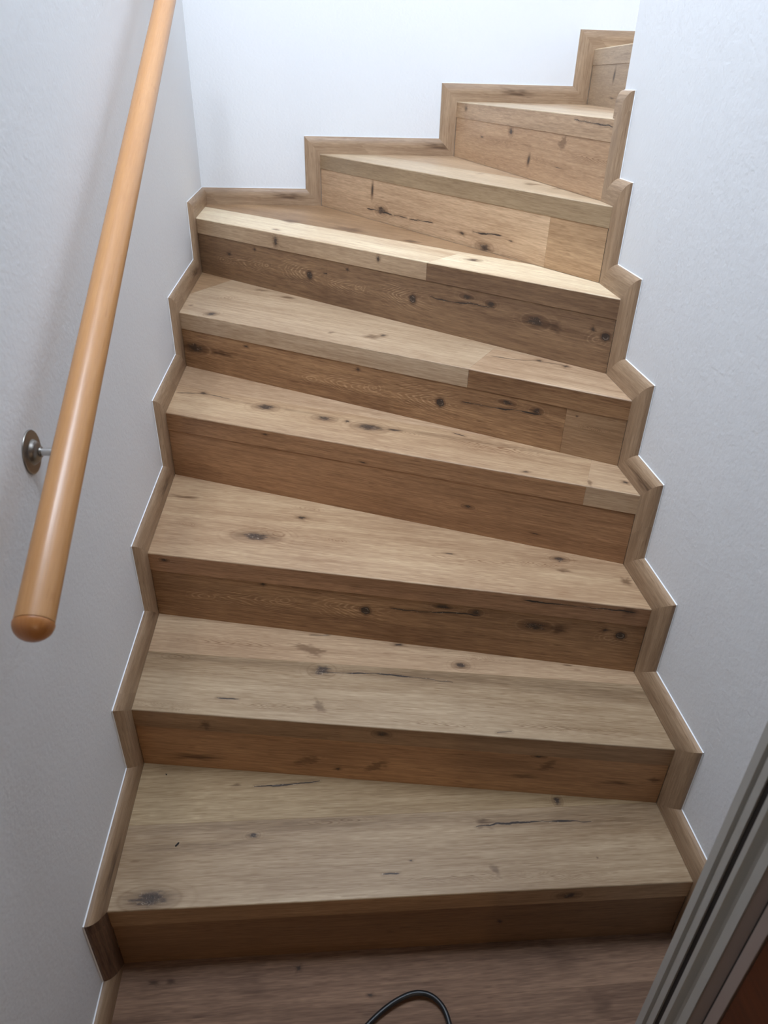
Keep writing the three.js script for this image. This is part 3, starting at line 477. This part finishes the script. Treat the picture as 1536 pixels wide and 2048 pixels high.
function clipBox(x0, x1, y0, y1, r) { if (r < 3) { x0 = Math.max(x0, WXL); x1 = r < 2 ? WXR : 0.70; } return [[x0, y0], [x1, y0], [x1, y1], [x0, y1]]; }

// ---------------------------------------------------------------- handrail on the left wall
{
  const x = -0.36484, s = 0.49507, A0 = new THREE.Vector3(x, 0.92843, -0.71092), dir = new THREE.Vector3(0, s, -1).normalize(), r = 0.0243;
  const length = 2.055, B0 = A0.clone().addScaledVector(dir, length), q = new THREE.Quaternion().setFromUnitVectors(new THREE.Vector3(0, 1, 0), dir);
  const beech = oak({ u0: 0, v0: 0, L: 1.2, W: 0.144, seed: 905, light: [206, 154, 100], dark: [178, 124, 74], lime: 0.3, contrast: 0.55, rows: 9, feats: [['pin', 0.2, 0.05, 0.004, 0.0015], ['pin', 0.33, 0.07, 0.003, 0.001], ['pin', 0.55, 0.04, 0.003, 0.001], ['pin', 0.8, 0.09, 0.004, 0.001]] });
  const wood = new THREE.MeshPhysicalMaterial({ map: beech, roughness: 0.40, clearcoat: 0.25, clearcoatRoughness: 0.2 });
  const steel = new THREE.MeshStandardMaterial({ color: new THREE.Color().setRGB(0.27, 0.25, 0.225), metalness: 1, roughness: 0.38 });
  const rod = new THREE.MeshStandardMaterial({ color: new THREE.Color().setRGB(0.62, 0.62, 0.61), metalness: 1, roughness: 0.28 });
  const h = tag(group('handrail'), 'round varnished beech handrail with domed end fixed along the left white wall', 'handrail');
  h.position.copy(A0);
  const cyl = new THREE.CylinderGeometry(r, r, length, 64, 1, true), uv = cyl.attributes.uv; for (let i = 0; i < uv.count; i++) uv.setXY(i, uv.getY(i) * length, uv.getX(i) * 0.144);
  cyl.translate(0, length / 2, 0); cyl.applyQuaternion(q); mesh('rail', cyl, wood, h);
  const capPts = []; capPts.push(new THREE.Vector2(0.0001, -0.0242)); for (let i = 1; i <= 14; i++) { const t = i / 14 * Math.PI / 2; capPts.push(new THREE.Vector2(0.0252 * Math.sin(t), -0.002 - 0.0222 * Math.cos(t))); }
  capPts.push(new THREE.Vector2(0.0248, -0.0012), new THREE.Vector2(0.0230, -0.0008), new THREE.Vector2(0.0225, 0.002));
  const capGeo = up => { const g = new THREE.LatheGeometry(capPts, 56); const t = g.attributes.uv; for (let i = 0; i < t.count; i++) t.setXY(i, t.getY(i) * 0.05, t.getX(i) * 0.144); if (up) { g.rotateX(Math.PI); g.translate(0, length, 0); } g.applyQuaternion(q); return g; };
  const capMat = new THREE.MeshPhysicalMaterial({ map: beech, color: 0xf2dcc4, roughness: 0.38, clearcoat: 0.3, clearcoatRoughness: 0.25 });
  mesh('end_cap', capGeo(false), capMat, h); mesh('end_cap', capGeo(true), capMat, h);
  for (const Y of [0.996, 2.43]) {
    const zr = 0.92843 + s * (Y - 0.71092), zf = zr - 0.0470, b = group('bracket', h);
    b.position.set(WXL - x, zf - 0.92843, -(Y - 0.71092));
    const pl = [[0.0001, 0.0135], [0.0075, 0.0135], [0.0082, 0.0130], [0.0120, 0.0122], [0.0158, 0.0100], [0.0178, 0.0070], [0.0190, 0.0042], [0.0205, 0.0030], [0.0300, 0.0030], [0.0330, 0.0026], [0.0338, 0.0016], [0.0338, 0]].map(c => new THREE.Vector2(...c)).reverse();
    const plate = new THREE.LatheGeometry(pl, 64); plate.rotateZ(-Math.PI / 2); mesh('wall_plate', plate, steel, b);
    const c = new THREE.CurvePath(); const X = x - WXL, top = zr - r / Math.cos(Math.atan(s)) - zf;
    c.add(new THREE.LineCurve3(new THREE.Vector3(0.010, 0, 0), new THREE.Vector3(X - 0.016, 0, 0)));
    c.add(new THREE.QuadraticBezierCurve3(new THREE.Vector3(X - 0.016, 0, 0), new THREE.Vector3(X, 0, 0), new THREE.Vector3(X, 0.016, 0)));
    c.add(new THREE.LineCurve3(new THREE.Vector3(X, 0.016, 0), new THREE.Vector3(X, top + 0.003, 0)));
    mesh('support_rod', new THREE.TubeGeometry(c, 60, 0.0061, 20, false), rod, b);
    const col = new THREE.LatheGeometry([[0.0061, 0.012], [0.0078, 0.012], [0.0078, 0.0158], [0.0061, 0.0158]].map(p => new THREE.Vector2(...p)), 32); col.rotateZ(-Math.PI / 2); mesh('collar', col, steel, b);
  }
}

// ---------------------------------------------------------------- door frame at the right of the opening
{
  const d = structure(group('door_1'));
  const grey = new THREE.MeshStandardMaterial({ color: new THREE.Color().setRGB(0.60, 0.60, 0.565), roughness: 0.55 });
  const taupe = new THREE.MeshStandardMaterial({ color: new THREE.Color().setRGB(0.46, 0.38, 0.34), roughness: 0.55 });
  const rubber = new THREE.MeshStandardMaterial({ color: new THREE.Color().setRGB(0.012, 0.012, 0.014), roughness: 0.6 });
  // stepped lining seen edge-on: [Y, x] corners from the stair side towards the viewer
  const pr = (pts, mat, name) => { const sh = new THREE.Shape(pts.map(p => new THREE.Vector2(...p))); const g = new THREE.ExtrudeGeometry(sh, { depth: 2.1, bevelEnabled: false }); g.rotateX(-Math.PI / 2); mesh(name, metreUV(g), mat, d); };
  const X = 0.52, ys = f => 0.5485 - f * 0.128, bx = 0.560;
  // one stepped lining in plan (x, Y)
  const L = [[bx, ys(0) + 0.004], [X + 0.004, ys(0) + 0.004], [X, ys(0)], [X, ys(0.10)], [X + 0.006, ys(0.115)], [X + 0.006, ys(0.15)], [X + 0.001, ys(0.16)], [X + 0.001, ys(0.25)], [X + 0.012, ys(0.255)], [X + 0.012, ys(0.335)], [X, ys(0.345)], [X, ys(0.41)], [X + 0.010, ys(0.45)], [X + 0.013, ys(0.52)], [X + 0.002, ys(0.55)], [X + 0.002, ys(0.66)]];
  pr([...L, [bx, ys(0.66)]], grey, 'door_lining');
  pr([[X + 0.003, ys(0.262)], [X + 0.012, ys(0.262)], [X + 0.012, ys(0.328)], [X + 0.003, ys(0.328)]].reverse(), rubber, 'rubber_seal');
  pr([[bx, ys(0.662)], [X + 0.004, ys(0.662)], [X + 0.016, ys(0.80)], [X + 0.016, ys(0.845)], [X + 0.002, ys(0.85)], [X + 0.002, ys(0.985)], [bx, ys(0.985)]].reverse(), taupe, 'door_stop');
  pr([[X + 0.006, ys(0.803)], [X + 0.015, ys(0.803)], [X + 0.015, ys(0.842)], [X + 0.006, ys(0.842)]].reverse(), rubber, 'rubber_seal');
  const leafMat = boardMat(oak({ u0: 0, v0: 0, L: 1.0, W: 0.5, seed: 950, light: [116, 60, 29], dark: [80, 38, 17], lime: 0.1, contrast: 0.7, rows: 8 }), 0.45);
  mesh('door_leaf', box(X + 0.004, X + 0.044, -0.42, ys(1.0), 0.008, 2.05), leafMat, d);
}

// ---------------------------------------------------------------- black cable on the floor, splinters on the first tread
{
  const pts = [[-0.02, 0.40, 0.0052], [-0.005, 0.52, 0.0052], [0.028, 0.596, 0.0055], [0.062, 0.628, 0.008], [0.112, 0.657, 0.012], [0.152, 0.667, 0.013], [0.180, 0.660, 0.012], [0.1995, 0.640, 0.009], [0.2075, 0.610, 0.0065], [0.208, 0.56, 0.0055], [0.195, 0.46, 0.0052], [0.15, 0.36, 0.0052]].map(p => V(p[0], p[1], p[2]));
  const cable = mesh('power_cable', new THREE.TubeGeometry(new THREE.CatmullRomCurve3(pts), 160, 0.0050, 16, false), new THREE.MeshStandardMaterial({ color: new THREE.Color().setRGB(0.012, 0.012, 0.013), roughness: 0.38 }));
  tag(cable, 'black rubber cable lying in a loop on the floor boards below the first step', 'cable');
  const bit = (x, Y, len, w, turn, label) => {
    const sh = new THREE.Shape([[-len / 2, -w / 3], [len * 0.3, -w / 2], [len / 2, 0], [len * 0.35, w / 2], [-len * 0.45, w / 2]].map(p => new THREE.Vector2(...p)));
    const g = new THREE.ExtrudeGeometry(sh, { depth: w * 0.5, bevelEnabled: true, bevelSize: w * 0.1, bevelThickness: w * 0.1, bevelSegments: 1 }); g.rotateX(-Math.PI / 2);
    const m = mesh('splinter', g, new THREE.MeshStandardMaterial({ color: new THREE.Color().setRGB(0.02, 0.016, 0.013), roughness: 0.8 })); m.position.copy(V(x, Y, Z[1] + w * 0.1)); m.rotation.y = turn; tag(m, label, 'splinter');
  };
  bit(SPL[0][0], SPL[0][1], 0.010, 0.0028, 0.95, 'small black splinter lying on the left part of the lowest tread, before the board joint');
  bit(SPL[1][0], SPL[1][1], 0.0045, 0.0016, -0.8, 'tiny dark crumb near the back left corner of the lowest tread');
}

// ---------------------------------------------------------------- the lamps themselves, up on the landing (above the picture)
{
  const roofWindow = (n, lamp, target) => {
    const w = structure(group(`window_${n}`)), m = new THREE.MeshStandardMaterial({ color: 0x222222, emissive: lamp.color, emissiveIntensity: 3, roughness: 0.4 });
    w.position.copy(V(lamp.x, lamp.Y, lamp.z)); w.lookAt(target);
    const s = lamp.size, pane = new THREE.BoxGeometry(s, s, 0.01); pane.translate(0, 0, -0.02); mesh('window_pane', metreUV(pane), m, w);
    const fr = []; for (const [a, b, c, d] of [[-s / 2 - 0.04, -s / 2, -s / 2 - 0.04, s / 2 + 0.04], [s / 2, s / 2 + 0.04, -s / 2 - 0.04, s / 2 + 0.04], [-s / 2, s / 2, -s / 2 - 0.04, -s / 2], [-s / 2, s / 2, s / 2, s / 2 + 0.04]]) { const g = new THREE.BoxGeometry(b - a, d - c, 0.05); g.translate((a + b) / 2, (c + d) / 2, -0.025); fr.push(g); }
    mesh('window_frame', metreUV(mergeGeometries(fr)), ceilMat, w);
  };
  roofWindow(1, LAMP_A, V(LAMP_A.x - 0.55, LAMP_A.Y + 0.12, LAMP_A.z - 1.0));
  roofWindow(2, LAMP_W, V(LAMP_W.x + 0.34, LAMP_W.Y - 0.14, LAMP_W.z - 1.0));
  const b = tag(group('pendant_lamp'), 'round white glass pendant lamp hanging above the foot of the stair', 'lamp');
  b.position.copy(V(LAMP_B.x, LAMP_B.Y, LAMP_B.z));
  mesh('glass_globe', new THREE.SphereGeometry(LAMP_B.radius, 40, 24), new THREE.MeshStandardMaterial({ color: 0x111111, emissive: 0xffffff, emissiveIntensity: 2, roughness: 0.4 }), b);
  const cord = new THREE.CylinderGeometry(0.004, 0.004, HT - LAMP_B.z - LAMP_B.radius, 12); cord.translate(0, (HT - LAMP_B.z + LAMP_B.radius) / 2, 0); mesh('cord', cord, sealMat, b);
}

{
  const f = tag(group('floor_lamp'), 'slim floor lamp with a small warm globe standing in the hall behind the viewer', 'lamp'); f.position.copy(V(LAMP_H.x, LAMP_H.Y, 0));
  const globe = new THREE.SphereGeometry(0.045, 32, 20); globe.translate(0, LAMP_H.z, 0); mesh('globe', globe, new THREE.MeshStandardMaterial({ color: 0x111111, emissive: LAMP_H.color, emissiveIntensity: 2 }), f);
  const dark = new THREE.MeshStandardMaterial({ color: 0x2a2826, roughness: 0.5, metalness: 0.6 });
  const pole = new THREE.CylinderGeometry(0.008, 0.008, LAMP_H.z - 0.06, 16); pole.translate(0, (LAMP_H.z - 0.06) / 2 + 0.015, 0); mesh('pole', pole, dark, f);
  const foot = new THREE.CylinderGeometry(0.12, 0.125, 0.015, 40); foot.translate(0, 0.0077, 0); mesh('base', foot, dark, f);
}

renderer.render(scene, camera);
